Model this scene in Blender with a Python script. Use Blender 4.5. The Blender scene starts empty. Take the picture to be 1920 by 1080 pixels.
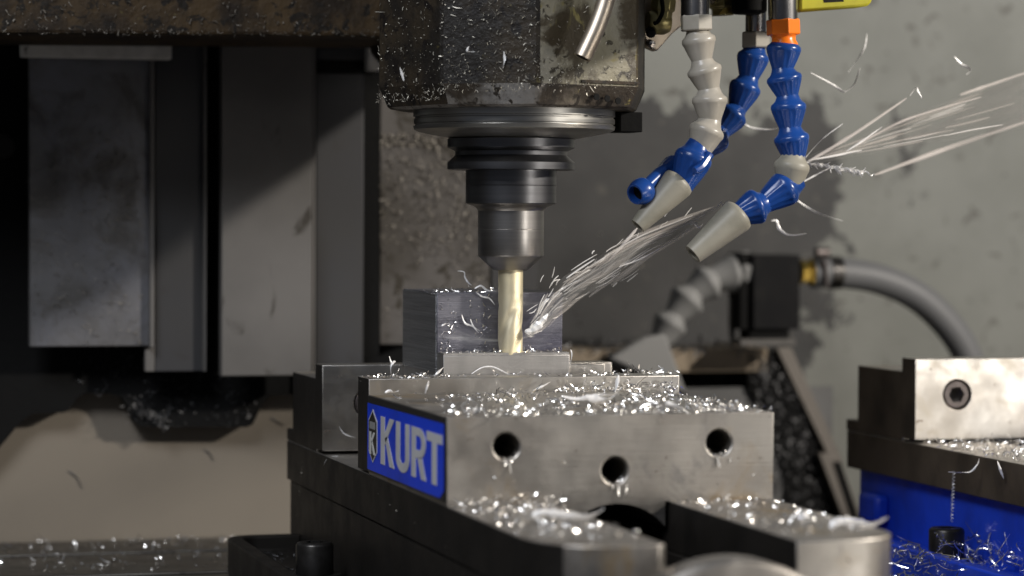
import bpy, bmesh, math, random
import numpy as np
from mathutils import Vector, Matrix
random.seed(7)
sc = bpy.context.scene
col = sc.collection
MM = 0.001
R = math.radians

# ------------------------------------------------------------------ camera
FPX, YAW, PITCH, ROLL = 5200.0, .2693, .0258, .0041
CAM = Vector((-295.84, -1177.73, 125.08))          # mm
cy, sy, cp, sp = math.cos(YAW), math.sin(YAW), math.cos(PITCH), math.sin(PITCH)
FWD = Vector((sy*cp, cy*cp, -sp)); _r = Vector((cy, -sy, 0)); _u = _r.cross(FWD)
RGT = math.cos(ROLL)*_r + math.sin(ROLL)*_u
UPV = -math.sin(ROLL)*_r + math.cos(ROLL)*_u
cd = bpy.data.cameras.new('camera'); cam = bpy.data.objects.new('camera', cd); col.objects.link(cam)
cd.sensor_width = 36; cd.lens = 36*FPX/1920; cd.clip_start = .02; cd.clip_end = 50
M = Matrix((RGT, UPV, -FWD)).transposed().to_4x4(); M.translation = CAM*MM
cam.matrix_world = M
cd.dof.use_dof = True; cd.dof.focus_distance = 1.40; cd.dof.aperture_fstop = 7.0
sc.camera = cam

# ------------------------------------------------------------------ world and lamps
w = bpy.data.worlds.new('World'); sc.world = w; w.use_nodes = True
w.node_tree.nodes['Background'].inputs[0].default_value = (.75, .82, 1, 1)
w.node_tree.nodes['Background'].inputs[1].default_value = .085
def lamp(name, loc, target, power, sx, sz, color):
    l = bpy.data.lights.new(name, 'AREA'); l.shape = 'RECTANGLE'; l.size = sx; l.size_y = sz; l.energy = power; l.color = color
    o = bpy.data.objects.new(name, l); col.objects.link(o)
    o.location = Vector(loc)*MM
    o.rotation_euler = (Vector(target)-Vector(loc)).to_track_quat('-Z', 'Y').to_euler()
    return o
lamp('work_lamp', (1150, -450, 640), (90, 250, 60), 20, .075, .075, (1, .93, .84))
lamp('door_light', (1080, -1180, 10), (300, 200, 20), 3.6, .26, .26, (1, .95, .88))
lamp('fill_light', (-640, -600, 1000), (-20, 420, 0), 13.5, .5, .4, (.91, .94, 1))  # unseen broad fill from the upper left, not a window
sc.view_settings.view_transform = 'Standard'; sc.view_settings.look = 'None'
sc.view_settings.exposure = 0; sc.view_settings.gamma = 1
sc.cycles.use_denoising = True
sc.cycles.max_bounces = 8
sc.cycles.sample_clamp_indirect = 6

# ------------------------------------------------------------------ helpers
def at(px, py, y):
    "the point at depth y (mm) seen at a pixel of the 1920 px photograph: used to read real sizes off it"
    d = FWD + RGT*((px-960)/FPX) + UPV*((540-py)/FPX)
    return CAM + d*((y-CAM.y)/d.y)

class MB:
    def __init__(s): s.v = []; s.f = []
    def add(s, vs, fs):
        n = len(s.v); s.v += [tuple(v) for v in vs]; s.f += [tuple(i+n for i in f) for f in fs]; return s
    def box(s, x0, x1, y0, y1, z0, z1):
        return s.add([(x0,y0,z0),(x1,y0,z0),(x1,y1,z0),(x0,y1,z0),(x0,y0,z1),(x1,y0,z1),(x1,y1,z1),(x0,y1,z1)],
              [(3,2,1,0),(4,5,6,7),(0,1,5,4),(1,2,6,5),(2,3,7,6),(3,0,4,7)])
    def prism(s, pts, off):
        "polygon (3D points) extruded by vector off"
        n = len(pts); off = Vector(off); a = [Vector(p) for p in pts]
        nrm = Vector((0,0,0))
        for i in range(n):
            p, q = a[i], a[(i+1) % n]; nrm += p.cross(q)
        if nrm.dot(off) > 0: a.reverse()
        b = [p+off for p in a]
        fs = [tuple(range(n)), tuple(range(2*n-1, n-1, -1))]
        fs += [((i+1) % n, i, n+i, n+(i+1) % n) for i in range(n)]
        return s.add(a+b, fs)
    def lathe(s, o, ax, prof, n=32, flute=None, cap=True, phase=0):
        "profile [(t, r)] turned round axis ax from o"
        o = Vector(o); ax = Vector(ax).normalized()
        e = ax.orthogonal().normalized(); g = ax.cross(e)
        vs = []; fs = []
        for k, (t, r) in enumerate(prof):
            for i in range(n):
                a = 2*math.pi*i/n+phase
                rr = r
                if flute and flute[0] <= k <= flute[1]: rr = r*(1+flute[2]*math.cos(a*flute[3]))
                vs.append(o+ax*t+(e*math.cos(a)+g*math.sin(a))*rr)
        for k in range(len(prof)-1):
            for i in range(n):
                j = (i+1) % n
                fs.append((k*n+i, k*n+j, (k+1)*n+j, (k+1)*n+i))
        if cap:
            fs.append(tuple(range(n-1, -1, -1))); m = (len(prof)-1)*n; fs.append(tuple(range(m, m+n)))
        return s.add(vs, fs)
    def tube(s, pts, r, n=12, cap=True, flat=1, twist=0):
        pts = [Vector(p) for p in pts]; m = len(pts)
        rs = r if isinstance(r, (list, tuple)) else [r]*m
        if len(rs) != m: rs = [rs[min(int(i*(len(rs)-1)/(m-1)), len(rs)-2)]*(1-(i*(len(rs)-1)/(m-1))%1)+rs[min(int(i*(len(rs)-1)/(m-1))+1, len(rs)-1)]*((i*(len(rs)-1)/(m-1))%1) for i in range(m)]
        t0 = (pts[1]-pts[0]).normalized(); e = t0.orthogonal().normalized()
        vs = []; fs = []
        for k in range(m):
            t = (pts[min(k+1, m-1)]-pts[max(k-1, 0)]).normalized()
            e = (e-t*e.dot(t)).normalized(); g = t.cross(e)
            for i in range(n):
                a = 2*math.pi*i/n
                tw = twist*k/m; e2 = e*math.cos(tw)+g*math.sin(tw); g2 = g*math.cos(tw)-e*math.sin(tw)
                vs.append(pts[k]+(e2*math.cos(a)+g2*math.sin(a)*flat)*rs[k])
        for k in range(m-1):
            for i in range(n):
                j = (i+1) % n; fs.append((k*n+i, k*n+j, (k+1)*n+j, (k+1)*n+i))
        if cap: fs.append(tuple(range(n-1, -1, -1))); fs.append(tuple(range((m-1)*n, m*n)))
        return s.add(vs, fs)
    def build(s, name, m, parent=None, loc=(0,0,0), bevel=0, smooth=True, angle=35):
        base = Vector(parent['base']) if parent is not None and 'base' in parent else Vector(loc)
        me = bpy.data.meshes.new(name)
        a = (np.array(s.v, dtype=float)-np.array(base))*MM
        me.from_pydata(a.tolist(), [], s.f)
        if m: me.materials.append(m)
        if smooth:
            me.shade_smooth(); me.set_sharp_from_angle(angle=R(angle))
        o = bpy.data.objects.new(name, me); col.objects.link(o)
        if parent is not None: o.parent = parent; o['base'] = tuple(base)
        else: o.location = base*MM; o['base'] = tuple(base)
        if bevel:
            b = o.modifiers.new('bevel', 'BEVEL'); b.width = bevel*MM; b.segments = 2; b.limit_method = 'ANGLE'; b.angle_limit = R(40)
        return o
def thing(name, label, cat, base=(0,0,0), group=None):
    o = bpy.data.objects.new(name, None); col.objects.link(o); o.location = Vector(base)*MM; o['base'] = tuple(base)
    o.empty_display_size = .01
    return tag(o, label, cat, group)
def tag(o, label, cat, group=None, kind=None):
    o['label'] = label; o['category'] = cat
    if group: o['group'] = group
    if kind: o['kind'] = kind
    return o
def cut(o, *mbs):
    "carve shapes out of a mesh and keep the result as its own mesh"
    tmp = []
    bev = [m for m in o.modifiers if m.type == 'BEVEL']
    bw = bev[0].width if bev else 0
    for m in bev: o.modifiers.remove(m)
    for mb in mbs:
        c = mb.build('cutter', None, o.parent) if o.parent else mb.build('cutter', None, None, Vector(o['base']))
        md = o.modifiers.new('b', 'BOOLEAN'); md.object = c; md.operation = 'DIFFERENCE'; md.solver = 'EXACT'; tmp.append(c)
    bpy.context.view_layer.update()
    dg = bpy.context.evaluated_depsgraph_get()
    me = bpy.data.meshes.new_from_object(o.evaluated_get(dg))
    o.modifiers.clear(); old = o.data; o.data = me; me.name = old.name
    for c in tmp: bpy.data.objects.remove(c)
    me.shade_smooth(); me.set_sharp_from_angle(angle=R(35))
    if bw:
        b = o.modifiers.new('bevel', 'BEVEL'); b.width = bw; b.segments = 2; b.limit_method = 'ANGLE'; b.angle_limit = R(40)
    return o

# ------------------------------------------------------------------ materials
def mat(name, base, rough=.5, metal=0, var=None, specks=None, bump=None, rvar=None, stains=(), alpha=1, trans=0, ior=1.45, coat=0, spec=.5):
    """var=(colour2, scale, stretch xyz, lo, hi); specks/stains = (colour, scale, stretch, lo, hi, metal or None, rough or None); bump=(scale, stretch, strength, dist)"""
    m = bpy.data.materials.new(name); m.use_nodes = True; nt = m.node_tree; N = nt.nodes; L = nt.links
    b = N['Principled BSDF']; tc = N.new('ShaderNodeTexCoord')
    b.inputs['Roughness'].default_value = rough; b.inputs['Metallic'].default_value = metal
    b.inputs['Alpha'].default_value = alpha; b.inputs['Transmission Weight'].default_value = trans; b.inputs['IOR'].default_value = ior
    b.inputs['Coat Weight'].default_value = coat; b.inputs['Specular IOR Level'].default_value = spec
    def noise(scale, stretch, detail=6, dist=0, rough_=.6):
        mp = N.new('ShaderNodeMapping'); mp.inputs['Scale'].default_value = stretch; L.new(tc.outputs['Object'], mp.inputs[0])
        n = N.new('ShaderNodeTexNoise'); n.inputs['Scale'].default_value = scale; n.inputs['Detail'].default_value = detail
        n.inputs['Distortion'].default_value = dist; n.inputs['Roughness'].default_value = rough_
        L.new(mp.outputs[0], n.inputs['Vector']); return n.outputs['Fac']
    def ramp(sock, lo, hi):
        r = N.new('ShaderNodeMapRange'); r.inputs[1].default_value = lo; r.inputs[2].default_value = hi; r.interpolation_type = 'SMOOTHSTEP'
        L.new(sock, r.inputs[0]); return r.outputs[0]
    def mix(fac, a, c2):
        x = N.new('ShaderNodeMix'); x.data_type = 'RGBA'; L.new(fac, x.inputs[0])
        if isinstance(a, tuple): x.inputs[6].default_value = (*a, 1)
        else: L.new(a, x.inputs[6])
        x.inputs[7].default_value = (*c2, 1); return x.outputs[2]
    def fmix(fac, a, v):
        x = N.new('ShaderNodeMix'); x.data_type = 'FLOAT'; L.new(fac, x.inputs[0])
        if isinstance(a, (int, float)): x.inputs[2].default_value = a
        else: L.new(a, x.inputs[2])
        x.inputs[3].default_value = v; return x.outputs[0]
    c = base; mt = metal; rg = rough
    if var:
        c = mix(ramp(noise(var[1], var[2]), var[3], var[4]), c, var[0])
    if rvar:
        rg = fmix(ramp(noise(rvar[1], rvar[2]), .35, .7), rough, rvar[0])
    for st in ([specks] if specks else [])+list(stains):
        f = ramp(noise(st[1], st[2], dist=.6), st[3], st[4])
        c = mix(f, c, st[0])
        if len(st) > 5 and st[5] is not None: mt = fmix(f, mt, st[5])
        if len(st) > 6 and st[6] is not None: rg = fmix(f, rg, st[6])
    if isinstance(c, tuple): b.inputs['Base Color'].default_value = (*c, 1)
    else: L.new(c, b.inputs['Base Color'])
    if not isinstance(mt, (int, float)): L.new(mt, b.inputs['Metallic'])
    if not isinstance(rg, (int, float)): L.new(rg, b.inputs['Roughness'])
    if bump:
        bp = N.new('ShaderNodeBump'); bp.inputs['Strength'].default_value = bump[2]; bp.inputs['Distance'].default_value = bump[3]
        L.new(noise(bump[0], bump[1], 4), bp.inputs['Height']); L.new(bp.outputs[0], b.inputs['Normal'])
    m['_mix'] = 1
    return m
ONE = (1,1,1)
STEEL = mat('ground_steel', (.45,.425,.39), .40, 1, var=((.35,.325,.295), 26, (1,1,1), .36, .70), rvar=(.55, 60, ONE),
            stains=[((.33,.25,.15), 24, ONE, .54, .72, .85, .5), ((.22,.215,.21), 33, (1,1,.7), .57, .72, .95, .46), ((.14,.12,.10), 210, ONE, .66, .71, .8, .6), ((.60,.58,.55), 420, (.03,1,1), .66, .72, 1, .3)], bump=(1100, (.03,.04,1), .28, .0005))
STEEL2 = mat('plate_steel', (.55,.53,.50), .33, 1, var=((.42,.39,.35), 25, (1,1,1), .35, .7), rvar=(.45, 70, ONE),
             stains=[((.44,.40,.34), 40, ONE, .52, .70, .95, .42), ((.16,.12,.09), 200, ONE, .67, .72, .6, .6)], bump=(1500, (.02,.02,1), .10, .0003))
IRON_SHADE = mat('oily_iron_and_shade', (.016,.014,.012), .48, .2, spec=.3, var=((.010,.009,.008), 35, ONE, .35, .7), rvar=(.6, 50, ONE), bump=(260, ONE, .15, .0004))  # dark iron, also the unlit dark painted on left faces of steel parts
SIDE_SHADE = mat('brown_shaded_steel', (.105,.080,.054), .55, .3, var=((.05,.038,.026), 28, ONE, .35, .7), rvar=(.62, 50, ONE), bump=(260, ONE, .12, .0004))  # brown-dark shade put into the side faces of the second vise
BLUE = mat('vise_blue_paint', (.010,.055,.56), .38, 0, var=((.010,.035,.34), 22, ONE, .4, .75), rvar=(.55, 60, ONE), stains=[((.05,.05,.06), 130, ONE, .70, .76)], bump=(90, ONE, .2, .0006))
LABEL = mat('label_blue', (.006,.05,.66), .4, 0, spec=.2, var=((.006,.035,.42), 20, ONE, .45, .75))
LBLACK = mat('label_black', (.012,.012,.012), .4)
LGREY = mat('label_grey_letters', (.56,.56,.57), .4, 0, var=((.42,.42,.44), 60, ONE, .4, .8))
LWHITE = mat('label_white', (.62,.62,.60), .45)
ALUTOP = mat('cut_aluminium', (.24,.24,.275), .36, .95, var=((.12,.12,.16), 26, (.6,1,1), .38, .66), rvar=(.5, 90, (.3,1,2)), stains=[((.52,.52,.54), 40, (.35,1,2.2), .60, .70)], bump=(1200, (.03,.05,1), .5, .0006))
ALU = mat('machined_aluminium', (.50,.485,.47), .42, 1, var=((.38,.37,.36), 50, (1,1,.3), .35, .7), rvar=(.42, 120, (1,1,.2)), bump=(900, (.05,.05,1), .25, .0004))
ALUSAW = mat('sawn_aluminium', (.42,.43,.45), .42, 1, bump=(700, (.02,.02,1), .9, .0012), var=((.30,.31,.33), 700, (.02,.02,1), .35, .65))
GOLD = mat('gold_coated_carbide', (.92,.83,.60), .45, .9, var=((.86,.76,.51), 60, ONE, .35, .7), rvar=(.52, 120, ONE))
BLACKOX = mat('black_oxide_steel', (.15,.15,.155), .33, 1, var=((.11,.11,.115), 300, (.02,.02,1), .35, .7), rvar=(.36, 400, (.02,.02,1)))
HOLDER = mat('holder_dark_steel', (.34,.325,.31), .34, 1, var=((.27,.26,.25), 300, (.02,.02,1), .35, .7))
RING = mat('spindle_nose_steel', (.46,.45,.42), .30, 1, var=((.34,.33,.31), 500, (.02,.02,1), .35, .7), rvar=(.42, 300, (.02,.02,1)))
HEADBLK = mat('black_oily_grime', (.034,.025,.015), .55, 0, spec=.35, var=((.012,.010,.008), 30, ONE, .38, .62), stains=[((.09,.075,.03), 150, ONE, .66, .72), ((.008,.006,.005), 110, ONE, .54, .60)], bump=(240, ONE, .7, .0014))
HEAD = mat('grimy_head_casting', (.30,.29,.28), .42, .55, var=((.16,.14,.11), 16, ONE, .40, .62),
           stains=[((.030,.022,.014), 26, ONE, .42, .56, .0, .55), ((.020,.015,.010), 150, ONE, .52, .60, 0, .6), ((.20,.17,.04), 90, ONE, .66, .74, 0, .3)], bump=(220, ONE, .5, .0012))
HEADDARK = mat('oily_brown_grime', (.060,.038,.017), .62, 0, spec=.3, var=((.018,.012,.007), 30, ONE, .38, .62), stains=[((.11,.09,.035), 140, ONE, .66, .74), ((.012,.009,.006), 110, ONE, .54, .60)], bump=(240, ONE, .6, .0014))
HEADLIT = mat('lamplit_head_plate', (.27,.255,.205), .55, .05, var=((.20,.18,.12), 22, ONE, .4, .65), stains=[((.030,.024,.014), 150, ONE, .56, .61, 0, .5), ((.05,.038,.02), 30, ONE, .50, .60, 0, .5), ((.20,.17,.06), 60, ONE, .62, .70, 0, .4)], bump=(260, ONE, .5, .001))  # lamplight on the right facet put into a lighter, yellower base under grime
PANEL = mat('grey_sheet_steel', (.13,.123,.116), .58, .1, var=((.10,.095,.089), 10, ONE, .35, .7), stains=[((.035,.03,.024), 55, (1,1,.4), .60, .70), ((.17,.16,.15), 320, (1,1,.25), .70, .76)], bump=(60, ONE, .06, .001))
PANELD = mat('dull_dark_sheet_steel', (.042,.042,.045), .55, .1, var=((.042,.041,.040), 14, ONE, .35, .7), stains=[((.03,.026,.02), 30, ONE, .6, .75)])
SHINY = mat('polished_way_cover', (.21,.21,.225), .40, .6, var=((.16,.157,.157), 18, ONE, .35, .7), rvar=(.55, 25, ONE), stains=[((.10,.095,.09), 26, ONE, .48, .66, .4, .6), ((.16,.15,.14), 260, ONE, .62, .70, .1, .6)])
BEIGE = mat('beige_way_cover', (.205,.178,.142), .6, .0, var=((.183,.158,.126), 6, ONE, .3, .7), stains=[((.22,.19,.15), 120, ONE, .72, .78)])
PANELE = mat('chip_stained_cover', (.10,.092,.086), .6, 0, var=((.055,.048,.04), 14, ONE, .4, .62), stains=[((.03,.024,.015), 60, ONE, .56, .64)])
PALE = mat('pale_plastic_strip', (.62,.60,.56), .55, 0, var=((.36,.35,.32), 40, ONE, .4, .7), stains=[((.10,.09,.07), 90, ONE, .64, .72)])
RUBBER = mat('black_rubber', (.006,.006,.006), .7, 0, spec=.12, bump=(120, ONE, .4, .001))
BLACK = mat('black_block', (.008,.008,.009), .7, 0, spec=.15, var=((.014,.0135,.0135), 50, ONE, .4, .7))
HOSEBLUE = mat('hose_blue_plastic', (.010,.052,.235), .26, 0, var=((.008,.038,.17), 60, ONE, .4, .7), specks=((.45,.45,.45), 420, ONE, .745, .78))
HOSEGREY = mat('hose_grey_plastic', (.35,.325,.28), .32, 0, var=((.29,.27,.225), 60, ONE, .4, .7), specks=((.2,.19,.15), 300, ONE, .74, .78))
HOSEOR = mat('hose_orange_plastic', (.90,.20,.012), .30)
CREAM = mat('translucent_cream_plastic', (.27,.255,.21), .45, 0, var=((.21,.20,.16), 50, ONE, .4, .7))
BGREY = mat('dull_grey_plastic', (.26,.26,.255), .5)
HOSE = mat('grey_rubber_hose', (.14,.143,.148), .5)
BRASS = mat('brass', (.70,.50,.12), .3, 1)
OLIVE = mat('yellowed_oily_fitting', (.46,.40,.17), .34, .6, var=((.25,.21,.09), 70, ONE, .4, .65))
YELLOW = mat('yellow_green_handle', (.50,.47,.03), .35, 0, var=((.40,.37,.03), 60, ONE, .4, .7))
PIPE = mat('zinc_pipe', (.40,.39,.38), .25, 1, var=((.28,.27,.27), 40, ONE, .4, .7))
TUBE = mat('coolant_tube_steel', (.62,.54,.44), .42, 1, var=((.50,.42,.33), 60, ONE, .4, .7))
BOLT = mat('black_bolt', (.055,.052,.05), .34, .8, var=((.035,.033,.03), 120, ONE, .4, .7))
BOLT2 = mat('worn_screw', (.16,.14,.135), .5, .9, var=((.11,.095,.09), 160, ONE, .4, .7))
CHIP = mat('bright_aluminium_chips', (.90,.88,.85), .22, 1)
CHIPW = mat('dull_white_chip', (.90,.89,.88), .38, .25, var=((.74,.73,.72), 300, ONE, .4, .65))
CHIPD = mat('oily_dull_chips', (.50,.47,.40), .42, .5)
CHIPM = mat('oily_mid_chips', (.22,.20,.17), .5, .3)
CHIPK = mat('oily_dark_chips', (.10,.10,.103), .5, .6)
SPRAY = mat('coolant_spray', (.80,.74,.68), .8, 0, alpha=.17, spec=.1)
FINE = mat('fine_thrown_chips', (.92,.90,.87), .5, .1, alpha=.62)
STREAM = mat('pale_thrown_chip', (.90,.84,.80), .6, .0, alpha=.48)
def mist_material(name, dens, ang):
    m = bpy.data.materials.new(name); m.use_nodes = True; nt = m.node_tree; N = nt.nodes; L = nt.links
    N.remove(N['Principled BSDF']); v = N.new('ShaderNodeVolumePrincipled'); L.new(v.outputs[0], N['Material Output'].inputs['Volume'])
    v.inputs['Color'].default_value = (.95,.92,.88,1); v.inputs['Anisotropy'].default_value = .2
    tc = N.new('ShaderNodeTexCoord'); mp = N.new('ShaderNodeMapping'); mp.inputs['Rotation'].default_value = (0, ang, 0); L.new(tc.outputs['Object'], mp.inputs[0])
    m2 = N.new('ShaderNodeMapping'); m2.inputs['Scale'].default_value = (18, 150, 190); L.new(mp.outputs[0], m2.inputs[0])
    n = N.new('ShaderNodeTexNoise'); n.inputs['Scale'].default_value = 1; n.inputs['Detail'].default_value = 3; L.new(m2.outputs[0], n.inputs['Vector'])
    r = N.new('ShaderNodeMapRange'); r.inputs[1].default_value = .46; r.inputs[2].default_value = .72; r.inputs[4].default_value = dens; L.new(n.outputs['Fac'], r.inputs[0]); L.new(r.outputs[0], v.inputs['Density'])
    return m
MIST = mist_material('coolant_mist', 190, R(38)); MIST2 = mist_material('thin_mist', 70, R(22))
TABLE = mat('table_iron', (.17,.16,.14), .38, .8, var=((.10,.09,.08), 22, ONE, .35, .65), rvar=(.5, 40, ONE), stains=[((.05,.045,.04), 50, ONE, .6, .7, .6, .5)])
LEDGE = mat('brown_ledge_steel', (.30,.24,.17), .6, 0, var=((.20,.165,.125), 18, ONE, .35, .7))
TROUGH = mat('grey_chute_sheet', (.125,.125,.125), .6, .1, var=((.09,.09,.09), 14, ONE, .35, .7))
STRIP = mat('chute_edge_strip', (.14,.125,.11), .5, .3)

def wall_material():
    m = mat('wall_paint_wet', (.222,.226,.206), .75, 0, var=((.182,.186,.168), 12, ONE, .35, .7))
    nt = m.node_tree; N = nt.nodes; L = nt.links; b = N['Principled BSDF']
    src = b.inputs['Base Color'].links[0].from_socket
    tc = N.new('ShaderNodeTexCoord')
    n = N.new('ShaderNodeTexNoise'); n.inputs['Scale'].default_value = 30; n.inputs['Detail'].default_value = 10; n.inputs['Roughness'].default_value = .62
    L.new(tc.outputs['Object'], n.inputs['Vector'])
    sub = N.new('ShaderNodeVectorMath'); sub.operation = 'SUBTRACT'; sub.inputs[1].default_value = (.5,.5,.5); L.new(n.outputs['Color'], sub.inputs[0])
    scl = N.new('ShaderNodeVectorMath'); scl.operation = 'SCALE'; scl.inputs['Scale'].default_value = .125; L.new(sub.outputs[0], scl.inputs[0])
    add = N.new('ShaderNodeVectorMath'); add.operation = 'ADD'; L.new(tc.outputs['Object'], add.inputs[0]); L.new(scl.outputs[0], add.inputs[1])
    sep = N.new('ShaderNodeSeparateXYZ'); L.new(add.outputs[0], sep.inputs[0])
    def mth(op, a, c):
        x = N.new('ShaderNodeMath'); x.operation = op
        for i, v in enumerate((a, c)):
            if isinstance(v, (int, float)): x.inputs[i].default_value = v
            else: L.new(v, x.inputs[i])
        return x.outputs[0]
    X, Z = sep.outputs[0], sep.outputs[2]
    # the wet, stripped area: left of x=.5 and below z=.215 (m), sloping at its upper right, with a notch low on the right
    d = mth('MINIMUM', mth('SUBTRACT', .497, X), mth('SUBTRACT', .208, Z))
    d = mth('MINIMUM', d, mth('SUBTRACT', .705, mth('ADD', X, mth('MULTIPLY', Z, 1.0))))
    low = mth('MAXIMUM', mth('SUBTRACT', .472, X), mth('SUBTRACT', Z, .045))
    d = mth('MINIMUM', d, low)
    drip = mth('MINIMUM', mth('SUBTRACT', .0055, mth('ABSOLUTE', mth('SUBTRACT', X, .556), 0)), mth('SUBTRACT', .030, mth('ABSOLUTE', mth('SUBTRACT', Z, .172), 0)))
    d = mth('MAXIMUM', d, drip)
    r = N.new('ShaderNodeMapRange'); r.inputs[1].default_value = -.0015; r.inputs[2].default_value = .0025; L.new(d, r.inputs[0])
    mx = N.new('ShaderNodeMix'); mx.data_type = 'RGBA'; L.new(r.outputs[0], mx.inputs[0]); L.new(src, mx.inputs[6])
    n2 = N.new('ShaderNodeTexNoise'); n2.inputs['Scale'].default_value = 30; n2.inputs['Detail'].default_value = 5; L.new(tc.outputs['Object'], n2.inputs['Vector'])
    cr = N.new('ShaderNodeValToRGB'); cr.color_ramp.elements[0].color = (.030,.030,.030,1); cr.color_ramp.elements[1].color = (.050,.049,.048,1)
    cr.color_ramp.elements[0].position = .35; cr.color_ramp.elements[1].position = .7
    L.new(n2.outputs['Fac'], cr.inputs[0]); L.new(cr.outputs[0], mx.inputs[7])
    # splashes: separate small dark blots and a few drips
    v = N.new('ShaderNodeTexNoise'); v.inputs['Scale'].default_value = 75; v.inputs['Detail'].default_value = 3; v.inputs['Distortion'].default_value = .8; L.new(tc.outputs['Object'], v.inputs['Vector'])
    r2 = N.new('ShaderNodeMapRange'); r2.inputs[1].default_value = .625; r2.inputs[2].default_value = .69; L.new(v.outputs['Fac'], r2.inputs[0])
    mx2 = N.new('ShaderNodeMix'); mx2.data_type = 'RGBA'; L.new(mth('MULTIPLY', r2.outputs[0], .75), mx2.inputs[0]); L.new(mx.outputs[2], mx2.inputs[6]); mx2.inputs[7].default_value = (.085,.08,.07,1)
    L.new(mx2.outputs[2], b.inputs['Base Color'])
    rr = N.new('ShaderNodeMapRange'); rr.inputs[3].default_value = .75; rr.inputs[4].default_value = .6; L.new(r.outputs[0], rr.inputs[0]); L.new(rr.outputs[0], b.inputs['Roughness'])
    return m
WALL = wall_material()

# ------------------------------------------------------------------ swarf makers
def rnd(a, b): return random.uniform(a, b)
def rdir(flat=0):
    while True:
        v = Vector((rnd(-1,1), rnd(-1,1), rnd(-1,1)))
        if .1 < v.length < 1: break
    v.z *= (1-flat); return v.normalized()
def sliver(mb, p, d, L, wd, bend=.5, seg=3, n=3):
    "a thin bent chip: a tapering three-sided strand from p along d"
    p = Vector(p); d = Vector(d).normalized(); e = d.orthogonal().normalized()
    e = (Matrix.Rotation(rnd(0, 6.28), 3, d) @ e)
    pts = []; q = p.copy(); ang = bend/seg
    for k in range(seg+1):
        pts.append(q.copy()); q += d*(L/seg); d = (Matrix.Rotation(ang*rnd(.5, 1.5), 3, e) @ d)
    rs = [wd*(.25+.75*math.sin(math.pi*(k+.35)/(seg+.8))) for k in range(seg+1)]
    mb.tube(pts, rs, n, cap=True)
def grain(mb, p, s):
    v = [Vector(p)+rdir()*s*rnd(.5, 1.2) for _ in range(4)]
    c = (v[1]-v[0]).cross(v[2]-v[0]).dot(v[3]-v[0])
    mb.add(v, [(0,2,1),(0,1,3),(1,2,3),(2,0,3)] if c > 0 else [(0,1,2),(0,3,1),(1,3,2),(2,3,0)])
def coil(mb, p, d, L, rad, turns, wd, n=3):
    d = Vector(d).normalized(); e = d.orthogonal().normalized(); g = d.cross(e); k = int(turns*9)+2
    pts = [Vector(p)+d*(L*i/k)+(e*math.cos(6.283*turns*i/k)+g*math.sin(6.283*turns*i/k))*rad for i in range(k+1)]
    mb.tube(pts, [wd*(.4+.6*math.sin(math.pi*(i+.5)/(k+1))) for i in range(k+1)], n)
def scatter(mb, fn, count, size=(.5,1.4), frac=.45, lift=.6, flat=.7, length=(2,7), wd=(.16,.4)):
    for _ in range(count):
        p = fn()
        if p is None: continue
        p = Vector(p)
        if random.random() < frac: grain(mb, p+Vector((0,0,lift*.5)), rnd(*size)*.6)
        elif random.random() < .8: sliver(mb, p+Vector((0,0,lift)), rdir(flat), rnd(*length), rnd(*wd), rnd(.3, 3.0), 5)
        else: coil(mb, p+Vector((0,0,lift)), rdir(flat), rnd(1.5,4), rnd(.5,1.1), rnd(1,2.5), rnd(.12,.25))
def path(pxs, y, mid=4):
    "smooth 3D curve through pixel readings (px, py[, y])"
    P = [at(p[0], p[1], p[2] if len(p) > 2 else y) for p in pxs]
    if len(P) == 2: return [P[0].lerp(P[1], i/4) for i in range(5)]
    out = []
    for i in range(len(P)-1):
        a, b, c, d = P[max(i-1,0)], P[i], P[i+1], P[min(i+2,len(P)-1)]
        for k in range(mid):
            t = k/mid
            out.append(.5*((2*b)+(c-a)*t+(2*a-5*b+4*c-d)*t*t+(3*b-a-3*c+d)*t**3))
    return out+[P[-1]]
def strand(mb, pxs, y, r0, r1=None, n=5, mid=4, flat=1, twist=0, jag=0):
    pts = path(pxs, y, mid); m = len(pts)
    r1 = r0 if r1 is None else r1
    mb.tube(pts, [max(.04, (r0+(r1-r0)*i/(m-1))*(.18+.82*math.sin(math.pi*(i+.3)/(m-.4))**.6)*(1+jag*rnd(-1,1))) for i in range(m)], n, True, flat, twist)
def chip(name, label, pxs, y, r, m=None, group=None, cat='metal chip', mid=4, flat=.36):
    mb = MB(); strand(mb, pxs, y, r*1.15, None, 6, mid+2, flat, rnd(1.5,4), .22)
    P = path(pxs, y)[0]
    return tag(mb.build(name, m or CHIPW, None, P), label, cat, group)

# ------------------------------------------------------------------ setting: table, walls, floor
def struct(o): o['kind'] = 'structure'; return o
t = MB()
ys = [(-420,-300),(-286,-170),(-156,-40),(-26,90),(104,220),(234,338),(352,438),(452,512)]
for a, b in ys: t.box(-900, 1100, a, b, -98, -73)
t.box(-900, 1100, -420, 512, -150, -98)
struct(t.build('mill_table', TABLE, bevel=1))
struct(MB().box(-1500, 1800, 772, 800, -450, 900).build('back_wall', WALL))
struct(MB().box(-1500, 1800, -700, 800, -480, -450).build('enclosure_floor', PANELD))
struct(MB().box(-1500, -1470, -200, 771, -449, 900).build('side_wall', PANELD))

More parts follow.
